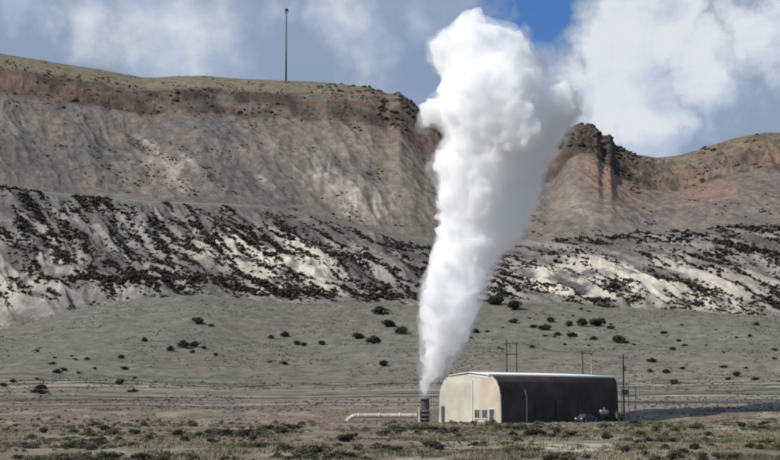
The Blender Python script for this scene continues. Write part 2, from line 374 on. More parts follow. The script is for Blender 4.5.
# ------------------------------------------------------------------ shrubs
def leaf_cloud(clumps, nleaf, ls, flat=1.0, g=rng):
    """small leaf faces through the clumps' volumes; returns V, quads"""
    cs = np.array(clumps); k = g.integers(0, len(cs), nleaf)
    d = g.normal(size=(nleaf, 3)); d /= np.linalg.norm(d, axis=1)[:, None]
    rad = cs[k, 3] * g.uniform(.25, 1.0, nleaf)**.6
    P = cs[k, :3] + d * rad[:, None] * np.array([1, 1, flat]); P[:, 2] = np.maximum(P[:, 2], .02)
    a = g.normal(size=(nleaf, 3)); a /= np.linalg.norm(a, axis=1)[:, None]
    b = np.cross(a, d + .3 * g.normal(size=(nleaf, 3))); b /= np.linalg.norm(b, axis=1)[:, None] + 1e-9
    s = ls * g.uniform(.6, 1.4, nleaf)[:, None]
    V = np.stack([P - a * s, P + b * s * .6, P + a * s, P - b * s * .6], 1).reshape(-1, 3)
    return V, np.arange(nleaf * 4).reshape(-1, 4)
def shrub_clumps(wd, h, n, g):
    out = []
    for i in range(n):
        a = g.uniform(0, 6.28); d = g.uniform(0, .36) * wd
        rr = g.uniform(.16, .30) * wd
        out.append((math.cos(a) * d, math.sin(a) * d, h * g.uniform(.28, .75) * (1 - d / wd), rr))
    return out
def shrub_proto(i, leaf, nleaf, wd=1.0, h=.7, ls=.045):
    g = np.random.default_rng(100 + i)
    cl = shrub_clumps(wd, h, 6 + i % 3, g)
    V, Fq = leaf_cloud(cl, nleaf, ls, .8, g)
    me = npmesh('foliage', V, Fq); me.materials.append(leaf)
    mb = MB()
    for c in cl: mb.tube((c[0] * .1, c[1] * .1, -.12), (c[0] * .9, c[1] * .9, c[2]), .03, .012, 5)
    bmesh.ops.recalc_face_normals(mb.bm, faces=mb.bm.faces)
    ms = bpy.data.meshes.new('stems'); mb.bm.to_mesh(ms); mb.bm.free(); ms.materials.append(M['stem'])
    return me, ms, (V, Fq)
PROT = {
    'sage': [shrub_proto(i, M['sage'], 620, ls=.05) for i in range(4)],
    'green': [shrub_proto(10 + i, M['green'], 620, ls=.05) for i in range(3)],
    'drk': [shrub_proto(20 + i, M['drk'], 700, h=.62, ls=.055) for i in range(4)],
}
def shrub(kind, loc, size, label, group, name='shrub', cat='shrub', flat=1.0):
    me, ms, _ = PROT[kind][rnd.randrange(len(PROT[kind]))]
    e = empty(name, loc, rnd.uniform(0, 6.28)); e.scale = (size, size, size * flat)
    tag(e, label, cat, group)
    for nm, m_ in (('foliage', me), ('stems', ms)):
        o = bpy.data.objects.new(nm, m_); COL.objects.link(o); o.parent = e
    return e
def px_at(y): return y / F      # metres per photo pixel

# shrubs one can count on the slopes: (u, v, width px, label)
LS = [
 (198, 322, 11, 'dark shrub standing just above the tight cluster on the left lower slope'),
 (212, 325, 5, 'small round shrub right of the dark shrub above the left cluster'),
 (145, 340, 7, 'lone dark shrub left of the tight cluster, below the streaked bank'),
 (170, 349, 8, 'leftmost dark shrub of the tight cluster on the left lower slope'),
 (184, 346, 12, 'largest blackish shrub in the tight cluster on the left lower slope'),
 (195, 345, 9, 'dark shrub touching the largest one on its right in the left cluster'),
 (193, 351, 5, 'tiny dark shrub in front of the tight left cluster'),
 (204, 347, 5, 'rightmost small shrub of the tight left cluster'),
 (215, 354, 5, 'small lone shrub lower right of the tight left cluster'),
 (271, 337, 6, 'left small shrub of the thin row midway between left cluster and steam'),
 (285, 335, 8, 'broad low shrub, highest of the thin row left of the steam'),
 (296, 343, 7, 'third shrub of the thin row midway between left cluster and steam'),
 (304, 344, 6, 'fourth shrub of the thin row, close beside the third'),
 (321, 343, 7, 'right end shrub of the thin row between left cluster and steam'),
 (284, 363, 6, 'lone dark shrub low on the slope below the thin row'),
 (270, 361, 4, 'faint tiny shrub left of the lone one below the thin row'),
 (383, 364, 9, 'lone dark shrub low on the slope close left of the steam foot'),
 (357, 337, 10, 'dark shrub left of a flat wide one, left of the steam column'),
 (374, 342, 13, 'flat wide dark shrub left of the steam column'),
 (388, 325, 12, 'wide dark shrub uppermost but one beside the steam column'),
 (380, 312, 12, 'uppermost dark shrub on the grey slope left of the steam'),
 (403, 332, 12, 'dark shrub nearest the left edge of the steam column'),
 (476, 331, 7, 'dark shrub just right of the steam above the barn roof'),
 (498, 303, 16, 'wide dark shrub at the foot of the pale bank right of the steam'),
 (514, 307, 14, 'second wide shrub at the foot of the pale bank'),
 (514, 321, 8, 'small shrub above the double pole frame behind the barn'),
 (533, 326, 6, 'small shrub left in the scatter above the barn roof'),
 (545, 328, 10, 'wide low shrub in the scatter above the middle of the barn roof'),
 (550, 320, 8, 'upper shrub of the scatter above the middle of the barn roof'),
 (557, 334, 6, 'small low shrub of the scatter above the middle of the barn roof'),
 (572, 335, 8, 'low shrub above the pale pole pair behind the barn'),
 (570, 324, 8, 'upper shrub above the pale pole pair behind the barn'),
 (583, 324, 12, 'wide shrub upper right of the pale pole pair'),
 (597, 324, 14, 'widest shrub of the row right of the pale pole pair'),
 (611, 327, 6, 'small shrub ending the row right of the pale pole pair'),
 (617, 341, 12, 'large soft dark shrub above the single pole at the barn end'),
 (532, 346, 5, 'tiny shrub just above the barn roof near the double pole frame'),
 (594, 338, 6, 'small shrub below the widest one of the right row'),
]
for u_, v_, w_, lab in LS:
    p = ground_hit(u_, v_ + 2, 300)
    if p is None: continue
    shrub('drk', p, w_ * px_at(p.y) * 1.6, lab, None, 'slope_shrub', flat=.72)
# more scattered shrubs on the lower slope
def scatter_slope(n, u0, u1, v0, v1, kind, s0, s1, label, group, seed):
    g = random.Random(seed); k = 0
    while k < n:
        u_ = g.uniform(u0, u1); v_ = g.uniform(v0, v1); p = ground_hit(u_, v_, 300)
        if p is None: continue
        sz = g.uniform(s0, s1); bw = 'broad' if sz > (s0 + s1) / 2 else 'small'
        row = 'upper' if v_ < v0 + (v1 - v0) * .33 else 'middle' if v_ < v0 + (v1 - v0) * .66 else 'lowest'
        hf = 'left' if u_ < (u0 + u1) / 2 else 'right'
        shrub(kind, p, sz, f'{bw} {label}, {row} row, {hf} half', f'{bw} {group}, {row} row, {hf} half', 'slope_shrub', flat=.6); k += 1
scatter_slope(26, 645, 800, 308, 385, 'drk', 1.6, 4.2, 'dark shrub on slope right of barn pole', 'dark shrubs on the far right lower slope', 1)
scatter_slope(26, -10, 135, 345, 395, 'drk', 1.6, 3.6, 'dark shrub on far left lower slope', 'dark shrubs on the far left lower slope', 2)
scatter_slope(24, 460, 640, 302, 350, 'drk', 1.2, 2.6, 'faint shrub on slope above barn roof', 'small shrubs above the barn', 3)

# gully shrubs on the eroded bank: one mass
def mass(name, pts, sizes, kinds, nleaf, ls, flat, label, cat, m, seed=5):
    g = np.random.default_rng(seed); Vs = []; Fs = []; off = 0
    base = [leaf_cloud(shrub_clumps(1.0, .6, 6, g), nleaf, ls, .8, g) for _ in range(8)]
    for p, s in zip(pts, sizes):
        V, Fq = base[g.integers(8)]; a = g.uniform(0, 6.28); ca, sa = math.cos(a), math.sin(a)
        W = np.stack([V[:, 0] * ca - V[:, 1] * sa, V[:, 0] * sa + V[:, 1] * ca, V[:, 2] * flat], 1) * s + p
        Vs.append(W); Fs.append(Fq + off); off += len(V)
    me = npmesh(name, np.concatenate(Vs), np.concatenate(Fs)); o = link(name, me, m); tag(o, label, cat, kind='stuff'); return o
# candidates on the badlands, kept in the gully bottoms, strung along the diagonals
g = np.random.default_rng(21)
n_ = 120000
rr_ = g.uniform(690, 850, n_); tt = np.arctan((g.uniform(-60, 860, n_) - 390) / F)
bx, by = rr_ * np.sin(tt), rr_ * np.cos(tt)
bz, bu, brw, bwb, _, _, _, brg, _, bq, bs = height(bx, by, info=True)
score = -(brg - .6) * 1.2 + fbm(bq / 9 + 3, bs / 60, 3) * 1.7 + .25 * fbm(bx / 40, by / 40, 2)
keep = (score > .38 + .22 * bell(bu, 590, 60) * bell(brw, 745, 40)) & (bwb > .5)
ids = np.nonzero(keep)[0][:5200]
sx, sy, ss = [], [], []
for k in range(500):
    if k < 390: u0 = g.uniform(-60, 860); r0 = g.uniform(718, 828); sl = g.uniform(1.4, 2.1); ln = g.uniform(10, 40)
    elif k < 465: u0 = g.uniform(-60, 420); r0 = g.uniform(704, 722); sl = g.uniform(.1, .35); ln = g.uniform(8, 30)
    else: u0 = g.uniform(470, 860); r0 = g.uniform(690, 712); sl = g.uniform(-.1, .3); ln = g.uniform(6, 16)
    x0 = (u0 - 390) / F * r0; dv_ = np.array([1, -sl / 1.0]); dv_ = dv_ / np.linalg.norm(dv_)
    if k < 390 and 500 < u0 < 690 and g.uniform() < .5: continue
    m_ = int(ln / 1.0)
    for j in range(m_):
        if g.uniform() < .2: continue
        e_ = math.sin(math.pi * (j + .5) / m_)
        px_ = x0 + dv_[0] * j * 1.0 + g.normal(0, .8); py_ = r0 + dv_[1] * j * 1.0 + g.normal(0, 1.0)
        sx.append(px_); sy.append(py_); ss.append(g.uniform(1.7, 3.7) * (.5 + .6 * e_))
sx, sy, ss = map(np.array, (sx, sy, ss)); sz_ = height(sx, sy)
P_ = np.concatenate([np.stack([bx, by, bz - .1], 1)[ids], np.stack([sx, sy, sz_ - .1], 1)])
mass('gully_brush', P_, np.concatenate([g.uniform(1.0, 2.6, len(ids)), ss * 1.15]), None, 30, .17, .7,
     'dark low brush filling the diagonal gullies of the eroded bank', 'brush', M['brush'])
# brush and rubble along the foot of the bank and the upper slope
n_ = 30000
rr_ = g.uniform(860, 1055, n_); tt = np.arctan((g.uniform(-60, 860, n_) - 390) / F)
bx, by = rr_ * np.sin(tt), rr_ * np.cos(tt)
bz, bu, brw, _, _, _, _, _, bru, bq, bs = height(bx, by, info=True)
sc2 = fbm(bq / 14 + 8, bs / 30, 4) + .5 * (.6 - bru) + .35 * bell(bu, 165, 50) * bell(brw, 900, 35) + .8 * bell(bu, 255, 22) * bell(rr_, 1004, 9) + .35 * bell(bu, 370, 45) * bell(rr_, 1052, 8) + .3 * sstep(990, 1000, brw) * (1 - sstep(1020, 1030, rr_))
ids = np.nonzero(sc2 > .36)[0][:1800]
mass('upper_slope_brush', np.stack([bx, by, bz - .1], 1)[ids], g.uniform(.8, 2.4, len(ids)), None, 46, .14, .7,
     'thin dark brush sprinkled over the brown upper slope below the ridge', 'brush', M['brush'], 6)
n_ = 26000
rr_ = g.uniform(300, 700, n_); tt = np.arctan((g.uniform(-60, 860, n_) - 390) / F)
bx, by = rr_ * np.sin(tt), rr_ * np.cos(tt); bz = height(bx, by)
k_ = (fbm(bx / 30 + 3, by / 50, 3) > -.05) & (np.hypot(bx - 24, by - 283) > 32)
ids = np.nonzero(k_)[0][:6500]
mass('lower_slope_brush', np.stack([bx, by, bz - .05], 1)[ids], g.uniform(.3, 1.05, len(ids)) * (.8 + by[ids] / 1500), None, 26, .16, .6,
     'fine grey green scrub thinly covering the lower slope', 'brush', M['sage'], 8)

# ------------------------------------------------------------------ foreground shrubs and grass
def clear_of(x_, y_):
    if 2 < x_ < 46 and 258 < y_ < 305: return False
    if -12 < x_ < 8 and 272 < y_ < 300: return False
    return True
g = np.random.default_rng(31)
fx, fy, fs = [], [], []
while len(fx) < 2400:
    yy = math.exp(g.uniform(math.log(76), math.log(268))); uu = g.uniform(-40, 820); xx = (uu - 390) / F * yy
    if not clear_of(xx, yy): continue
    n__ = float(fbm(np.array([xx / 10.]), np.array([yy / 22.]), 3)[0])
    if g.uniform() > .32 + 2.6 * n__: continue
    if abs(uu - 572) < 38 and 92 < yy < 132: continue
    fx.append(xx); fy.append(yy); fs.append((g.uniform(.35, .9) if g.uniform() < .8 else g.uniform(.8, 1.5)) * (.75 + .4 * (yy > 150)))
fx, fy, fs = map(np.array, (fx, fy, fs)); fz = height(fx, fy)
order = np.argsort(-(fs / fy)); inview = [i for i in order if abs(fx[i] / fy[i]) < .247 and fy[i] > 84]
near = inview[:225]; nset = set(near)
for i in near:
    uu = 390 + F * fx[i] / fy[i]; hgt = fs[i]
    kind = 'green' if (uu > 400 and rnd.random() < .4) or rnd.random() < .15 else ('drk' if rnd.random() < .5 else 'sage')
    zone = 'left of the pipe' if uu < 345 else 'between the pipe and the barn' if uu < 440 else 'in front of the barn' if uu < 620 else 'right of the barn'
    kn = {'green': 'yellow green leafy', 'drk': 'blackish twiggy', 'sage': 'dusty grey green'}[kind]
    szw = 'knee high' if hgt > .75 else 'low'
    dz = 'very closest strip' if fy[i] < 96 else 'closest strip' if fy[i] < 112 else 'middle strip' if fy[i] < 150 else 'farthest strip'
    zone = ('at far left edge' if uu < 70 else 'at far left' if uu < 140 else 'left of the mast' if uu < 240 else 'below the mast' if uu < 300 else 'just left of the pipe') if uu < 345 else zone if uu < 440 else ('left half of the barn' if uu < 530 else 'right half of the barn') if uu < 620 else zone
    zone = zone.replace('in front of ', '')
    lab = f'{szw} {kn} sagebrush in {dz}, {zone}'
    shrub(kind, (fx[i], fy[i], fz[i]), fs[i] * 1.2, lab, f'{szw} {kn} bushes, {dz}, {zone}', 'sagebrush', 'bush', flat=.62)
for u_, v_, w_, lab in [(346, 441, 20, 'broad dark green bush below the pale pipe'), (355, 436, 9, 'small dark bush touching the broad one below the pipe'),
                        (437, 448, 16, 'dark bush below and left of the lit barn end'), (252, 440, 12, 'dark bush low on the left near ground'),
                        (184, 441, 12, 'dark bush near the left of the near ground'), (513, 436, 12, 'upright green bush before the dark barn wall'),
                        (558, 434, 13, 'tall olive bush before the middle of the dark barn wall'), (606, 437, 13, 'round olive bush below the white tank at the barn')]:
    p = ground_hit(u_, v_ + 1, 80, 262)
    if p is not None: shrub('drk' if 'dark' in lab else 'green', p, w_ * px_at(p.y) * 1.1, lab, None, 'bush', 'bush', flat=.75)
rest = [i for i in range(len(fx)) if i not in nset]
hr = rest[::2]; h2 = rest[1::2]
P3 = np.stack([fx, fy, fz - .03], 1)
mass('sagebrush_cover', P3[hr], fs[hr], None, 90, .085, .75, 'grey green sagebrush covering the near ground', 'brush', M['sage'], 11)
mass('green_scrub_cover', P3[h2], fs[h2] * .9, None, 90, .085, .7, 'yellow green low scrub covering the near ground', 'brush', M['green'], 12)
def grass(name, n, m, label, seed, thr, h0, h1):
    g = np.random.default_rng(seed); yy = np.exp(g.uniform(math.log(78), math.log(330), n * 3)); xx = (g.uniform(-30, 810, n * 3) - 390) / F * yy
    ok = (fbm(xx / 8 + seed, yy / 15, 3) > thr + (.18 * (1 - sstep(-.02, .03, xx / yy)) if seed == 42 else 0)) & ~((xx > 3) & (xx < 45) & (yy > 264) & (yy < 303)); ok &= ~((np.abs(390 + F * xx / yy - 572) < 40) & (yy > 100) & (yy < 130) & (g.uniform(size=len(xx)) < .8)); xx = xx[ok][:n]; yy = yy[ok][:n]; zz = height(xx, yy)
    nb = 9; k = len(xx)
    X0 = np.repeat(xx, nb) + g.normal(0, .13, k * nb); Y0 = np.repeat(yy, nb) + g.normal(0, .13, k * nb); Z0 = np.repeat(zz, nb) - .02
    hh = g.uniform(h0, h1, k * nb); a = g.uniform(0, 6.28, k * nb); wd = .022 + .00012 * Y0
    lx = g.normal(0, .12, k * nb); ly = g.normal(0, .12, k * nb)
    V = np.stack([np.stack([X0 - np.cos(a) * wd, Y0 - np.sin(a) * wd, Z0], 1), np.stack([X0 + np.cos(a) * wd, Y0 + np.sin(a) * wd, Z0], 1), np.stack([X0 + lx, Y0 + ly, Z0 + hh], 1)], 1).reshape(-1, 3)
    me = npmesh(name, V, np.arange(len(V)).reshape(-1, 3)); o = link(name, me, m); tag(o, label, 'grass', kind='stuff')
grass('dry_grass', 9000, M['straw'], 'straw coloured dry grass tufts on the near ground', 41, .10, .12, .34)
grass('green_grass', 9000, M['ggrass'], 'short olive green grass on the near ground', 42, .08, .10, .30)

# ------------------------------------------------------------------ rocks on the ridge
def rock_mesh(i, m):
    bm = bmesh.new(); bmesh.ops.create_icosphere(bm, subdivisions=3, radius=.5)
    g = random.Random(i); ox = g.uniform(0, 99)
    cuts = [Vector((g.uniform(-1, 1), g.uniform(-1, 1), g.uniform(-.6, 1))).normalized() for _ in range(9)]
    for v in bm.verts:
        for c in cuts:
            d = v.co.dot(c) - .30
            if d > 0: v.co -= c * d
        v.co *= 1 + .10 * math.sin(v.co.x * 17 + ox) * math.sin(v.co.y * 15) * math.sin(v.co.z * 19)
    me = bpy.data.meshes.new('boulder'); bm.to_mesh(me); bm.free(); me.materials.append(m); return me
RK = [rock_mesh(i, M['rock']) for i in range(5)]; RR2 = [rock_mesh(10 + i, M['redrock']) for i in range(4)]
def rocks(n, u0, u1, d0, d1, s0, s1, meshes, label, group, seed):
    g = random.Random(seed)
    for i in range(n):
        u_ = g.uniform(u0, u1); r_ = g.uniform(d0, d1); th = math.atan((u_ - 390) / F); xx, yy = r_ * math.sin(th), r_ * math.cos(th)
        o = bpy.data.objects.new('boulder', meshes[g.randrange(len(meshes))]); COL.objects.link(o)
        s = g.uniform(s0, s1); o.location = (xx, yy, H(xx, yy) - s * .06); o.rotation_euler = (g.uniform(-.3, .3), g.uniform(-.3, .3), g.uniform(0, 6.28))
        o.scale = (s * g.uniform(.9, 1.5), s, s * g.uniform(.5, .8))
        sz = 'large' if s > (s0 + s1) / 2 else 'small'; pos = 'leftmost third' if u_ < u0 + (u1 - u0) / 3 else 'middle third' if u_ < u0 + (u1 - u0) / 1.5 else 'rightmost third'
        tag(o, f'{sz} {label}, {pos}', 'boulder', f'{sz} {group}, {pos}')
rocks(60, 564, 640, 1000, 1062, 3, 8.5, RK, 'dark boulder on the crest right of the steam', 'boulders on the right crest', 51)
rocks(12, 585, 640, 975, 1010, 2.5, 6, RR2, 'red boulder below the crest right of the steam', 'boulders below the right crest', 52)
rocks(26, 376, 420, 1000, 1030, 3, 7, RK, 'dark boulder of the broken rim just left of the steam', 'boulders of the rim left of the steam', 58)
rocks(44, 318, 418, 1030, 1062, 2.0, 5.0, RK, 'dark boulder on the ridge between the mast and the steam', 'boulders between mast and steam', 53)
rocks(22, 140, 280, 1000, 1016, 2, 5, RK, 'dark boulder in the outcrop band under the left plateau', 'boulders under the left plateau', 54)
rocks(26, 700, 780, 1000, 1062, 2, 5.5, RR2 + RK[:2], 'brown boulder on the high knoll at the far right', 'boulders on the far right knoll', 55)
rocks(14, -5, 118, 985, 1030, 2, 5, RK, 'dark boulder high on the steep shoulder at the far left', 'boulders on the far left shoulder', 56)

# ------------------------------------------------------------------ mast on the ridge
p = at(286, 80, 1050); pz = H(p.x, p.y); hm = at(286, 9, p.y).z - pz
t = tag(empty('radio_mast', (p.x, p.y, pz)), 'tall thin dark mast standing alone on the left ridge', 'mast')
MB().tube((0, 0, -1), (0, 0, hm), .62, .42, 14).build('mast_pole', M['dsteel'], t, True)
MB().box((0, 0, .2), (3, 3, .8)).build('footing', M['steel'], t)
MB().tube((0, 0, hm - 1.5), (0, 0, hm + .2), .95, .95, 14).build('antenna_drum', M['dsteel'], t)
for sx in (-1, 1): MB().box((sx * 1.1, -.1, hm - 1.6), (.35, .3, 2.6)).box((sx * .7, -.1, hm - 1.6), (.8, .12, .12)).build('panel_antenna', M['steel'], t)
MB().tube((0, 0, hm), (0, 0, hm + 2.4), .10, .06, 6).build('whip_antenna', M['dsteel'], t)

# ------------------------------------------------------------------ barn
Cn = Vector((18.35, 265, 0)); e2 = Vector((22.7, 22.3, 0)).normalized(); LEN = 31.8; W2 = 14.2
brz = math.atan2(e2.x, e2.y) * -1
t = tag(empty('barn', (Cn.x, Cn.y, 0), brz), 'long low round-shouldered barn with cream lit end, blackish long wall and white roof', 'barn')
# local: y along length, x across; near corner at x=0, barn spans x 0..-W2
SH = [(0.0, -.3), (-.05, 2.2), (-.12, 4.5), (-.40, 5.8), (-.95, 6.9), (-1.7, 7.6), (-2.7, 8.0)]
SHL = [(-W2 - p_[0], p_[1]) for p_ in SH][::-1]
mid = [(-W2 / 2, 8.42)]
SF = [(0.0, -.3), (0, 2.2), (-.03, 4.5), (-.09, 5.8), (-.22, 6.9), (-.45, 7.55), (-.95, 7.98)]
SFL = [(-W2 - p_[0], p_[1]) for p_ in SF][::-1]
prof = SH + mid + SHL; proff = SF + mid + SFL
def loft(pa, pb, y0, y1, mb=None):
    mb = mb or MB(); a = [mb.bm.verts.new((p[0], y0, p[1])) for p in pa]; b = [mb.bm.verts.new((p[0], y1, p[1])) for p in pb]; n = len(pa)
    mb.bm.faces.new(a); mb.bm.faces.new(b[::-1])
    for i in range(n): mb.bm.faces.new((a[(i + 1) % n], a[i], b[i], b[(i + 1) % n]))
    return mb
def strip(pts, y0, y1, th_):
    """a sheet of thickness th_ following pts outward-offset"""
    mb = MB()
    for a, b in zip(pts[:-1], pts[1:]):
        d = Vector((b[0] - a[0], b[1] - a[1])).normalized(); nrm = Vector((d.y, -d.x)) * th_
        q = [(a[0], a[1]), (b[0], b[1]), (b[0] + nrm.x, b[1] + nrm.y), (a[0] + nrm.x, a[1] + nrm.y)]
        mb.prism(q, y0, y1)
    return mb
# end walls
def endwall(y0, y1, name, m, pf): return MB().prism(pf, y0, y1).build(name, m, t)
inn = [(-.06 if i == 0 else 0, 0) for i in range(1)]
def inset(pf, k=.06):
    c = Vector((-W2 / 2, 3.5)); o = []
    for q in pf:
        v = Vector(q) - c; o.append(tuple(c + v * (1 - k / v.length)))
    return o
pin = inset(prof, .05)
endwall(0, .15, 'end_wall', M['cream'], pin); endwall(LEN - .15, LEN, 'far_end_wall', M['cream'], inset(proff, .05))
# side claddings with ribs
def side(ptsa, ptsb, name, m, n=26, dirn=1):
    mb = MB(); pts = ptsa
    k = len(pts); ys = []
    yy = .15
    step = (LEN - .3) / (n * 4)
    V = []; Fq = []
    row = 0
    offs = []
    for j in range(n * 4 + 1):
        offs.append(.022 if j % 4 in (0, 1) else 0.0)
    nrm = []
    for i in range(k):
        a = pts[max(i - 1, 0)]; b = pts[min(i + 1, k - 1)]; d = Vector((b[0] - a[0], b[1] - a[1])).normalized(); nrm.append(Vector((d.y, -d.x)) * -1)
    bm = mb.bm; grid = []
    for j, of in enumerate(offs):
        f_ = j / (n * 4); grid.append([bm.verts.new((pts[i][0] * (1 - f_) + ptsb[i][0] * f_ - nrm[i].x * of, .15 + j * step, pts[i][1] * (1 - f_) + ptsb[i][1] * f_ - nrm[i].y * of)) for i in range(k)])
    for j in range(len(offs) - 1):
        for i in range(k - 1): bm.faces.new((grid[j][i], grid[j + 1][i], grid[j + 1][i + 1], grid[j][i + 1]))
    return mb.build(name, m, t)
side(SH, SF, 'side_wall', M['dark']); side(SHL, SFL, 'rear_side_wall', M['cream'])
def roofp(e, up=0): return [(-e + .15, 7.98), (-e, 8.12 + up), (-W2 / 2, 8.56 + up), (-W2 + e, 8.12 + up), (-W2 + e - .15, 7.98), (-W2 / 2, 8.43)]
rf = loft(roofp(2.7), roofp(.95), -.25, LEN + .25).build('roof', M['roof'], t)
mb = MB()
for k in range(40):
    yy = .2 + k * .8; e = 2.72 + (.97 - 2.72) * yy / LEN
    mb.prism([(-e, 8.12), (-e, 8.17), (-W2 / 2, 8.61), (-W2 / 2, 8.56)], yy, yy + .06)
mb.build('seam', M['roof'], rf)
def fl(e): return [(-e + .35, 7.86), (-e + .35, 8.13), (-e - .05, 8.20), (-e - .05, 7.98)]
loft(fl(2.7), fl(.9), -.28, LEN + .28).build('eave_flashing', M['white'], t)
# corner trim following the near profile
strip([(a, b) for a, b in SH], -.06, .17, .07).build('corner_trim', M['cream'], t)
# tan panel on the right third of the end wall, base band, door, windows
MB().prism([(-.3, .05), (-.42, 4.2), (-.75, 5.5), (-1.4, 6.6), (-2.3, 7.55), (-4.6, 7.7), (-5.0, .05)], -.045, 0).build('tan_panel', M['tan'], t)
MB().prism([(-2.6, 7.5), (-2.6, 7.72), (-W2 / 2, 8.15), (-W2 / 2 - .1, 7.9)], -.07, -.04).build('gable_trim', M['white'], t)
d_ = MB().box((-1.9, -.06, 1.15), (1.15, .08, 2.3)).build('door', M['dsteel'], t)
MB().box((-1.9, -.06, 2.36), (1.45, .12, .12)).box((-2.55, -.06, 1.15), (.14, .12, 2.3)).box((-1.25, -.06, 1.15), (.14, .12, 2.3)).build('door_frame', M['white'], d_)
MB().box((-1.5, -.13, 1.1), (.05, .08, .3)).build('handle', M['white'], d_)
for xx in (-3.5, -5.2):
    wn = MB().box((xx, -.07, 1.5), (1.1, .06, 1.4)).build('window', M['glass'], t)
    MB().box((xx, -.09, 2.26), (1.4, .1, .15)).box((xx, -.09, .74), (1.4, .12, .15)).box((xx - .62, -.09, 1.5), (.15, .1, 1.4)).box((xx + .62, -.09, 1.5), (.15, .1, 1.4)).box((xx, -.1, 1.5), (.07, .06, 1.4)).build('window_frame', M['cream'], wn)
MB().box((-6.35, -.07, 3.6), (.12, .12, 7.2)).build('seam_strip', M['white'], t)
MB().box((-13.2, -.06, 1.4), (.75, .08, 2.8)).build('side_door', M['dsteel'], t)
mb = MB()
for k in range(30):
    xx = -6.9 - k * .25
    if xx < -13.9: break
    mb.box((xx, -.012, 3.4 if xx > -12.9 else 2.9), (.05, .03, 6.6 if xx > -12.9 else 5.2))
mb.build('cladding_rib', M['cream'], t)
MB().path([(.12, 6.4, .05), (.12, 6.4, 4.4), (-.35, 6.4, 5.6), (-1.2, 6.4, 7.2)], .11, 10).build('downpipe', M['pale_pole'], t)
for yy in (10.5, 16, 22):   # wide shut doors in the dark wall, barely lighter
    MB().box((.06, yy, 1.9), (.09, 3.6, 3.8)).build('sliding_door', M['dark'], t)
def bl(x_, y_, z_=0):
    v = Matrix.Rotation(brz, 4, 'Z') @ Vector((x_, y_, z_)); return Vector((Cn.x + v.x, Cn.y + v.y, v.z))

# ------------------------------------------------------------------ parked car beside dark wall
pc = bl(4.0, 17.5); pc.z = H(pc.x, pc.y)
t = tag(empty('parked_car', pc, brz), 'small dark blue car parked in the shade of the blackish barn wall', 'car')
MB().prism([(-.85, .3), (-.88, .75), (-.8, .95), (.8, .95), (.88, .75), (.85, .3)], -2.1, 2.1).build('body', M['blue'], t)
bm = MB(); pr = [(-1.5, .94), (-.95, 1.42), (.75, 1.45), (1.75, .94)]
a = [bm.bm.verts.new((-.74 if z_ < 1 else -.6, y_, z_)) for y_, z_ in pr]; b = [bm.bm.verts.new((.74 if z_ < 1 else .6, y_, z_)) for y_, z_ in pr]
bm.bm.faces.new(a); bm.bm.faces.new(b[::-1])
for i in range(4): bm.bm.faces.new((a[i], b[i], b[(i + 1) % 4], a[(i + 1) % 4]))
cb = bm.build('cabin', M['glass'], t)
MB().box((0, -.1, 1.47), (1.2, 1.6, .05), bev=.02).build('roof', M['blue'], t)
for sy in (-1.35, 1.35):
    for sx in (-.82, .82):
        wh = MB().tube((sx - .1, sy, .32), (sx + .1, sy, .32), .32, .32, 18).build('wheel', M['rubber'], t)
        MB().tube((sx - .115, sy, .32), (sx + .115, sy, .32), .19, .19, 14).build('rim', M['steel'], wh)
for sx in (-.6, .6): MB().box((sx, -2.1, .72), (.34, .06, .16), bev=.02).build('headlight', M['white'], t)

# ------------------------------------------------------------------ white tank on dark skid
pt = bl(1.6, 25.3); pt.z = H(pt.x, pt.y)
t = tag(empty('tank_skid', pt, brz), 'small white tank on a dark steel skid near the far end of the barn', 'tank')
MB().tube((0, -.95, 1.7), (0, .95, 1.7), .47, .47, 24).tube((0, -1.12, 1.7), (0, -.95, 1.7), .25, .47, 24).tube((0, .95, 1.7), (0, 1.12, 1.7), .47, .25, 24).build('tank', M['steel'], t, False)
MB().tube((0, .3, 2.2), (0, .3, 2.6), .14, .14, 10).build('filler_cap', M['steel'], t)
MB().box((0, -1.05, .12), (1.3, .16, .2)).box((0, 1.05, .12), (1.3, .16, .2)).box((-.55, 0, .12), (.14, 2.2, .2)).box((.55, 0, .12), (.14, 2.2, .2)).box((0, 0, 1.15), (1.1, 2.2, .1)).build('skid_frame', M['dsteel'], t)
for sx in (-.5, .5):
    for sy in (-.95, .95): MB().box((sx, sy, .66), (.1, .1, .92)).build('leg', M['dsteel'], t)
pt2 = bl(1.9, 29.2); pt2.z = H(pt2.x, pt2.y)
t = tag(empty('compressor', pt2, brz), 'low dark machine on wheels right of the white tank at the barn', 'machine')
MB().box((0, 0, .95), (1.3, 2.1, .95), bev=.12).build('housing', M['dsteel'], t)
MB().tube((0, -.5, 1.4), (0, -.5, 1.9), .07, .07, 8).build('exhaust', M['steel'], t)
for sx in (-.7, .7): MB().tube((sx - .1, .1, .35), (sx + .1, .1, .35), .35, .35, 16).build('wheel', M['rubber'], t)
MB().tube((0, -1.0, .5), (0, -2.0, .35), .05, .05, 6).build('towbar', M['dsteel'], t)

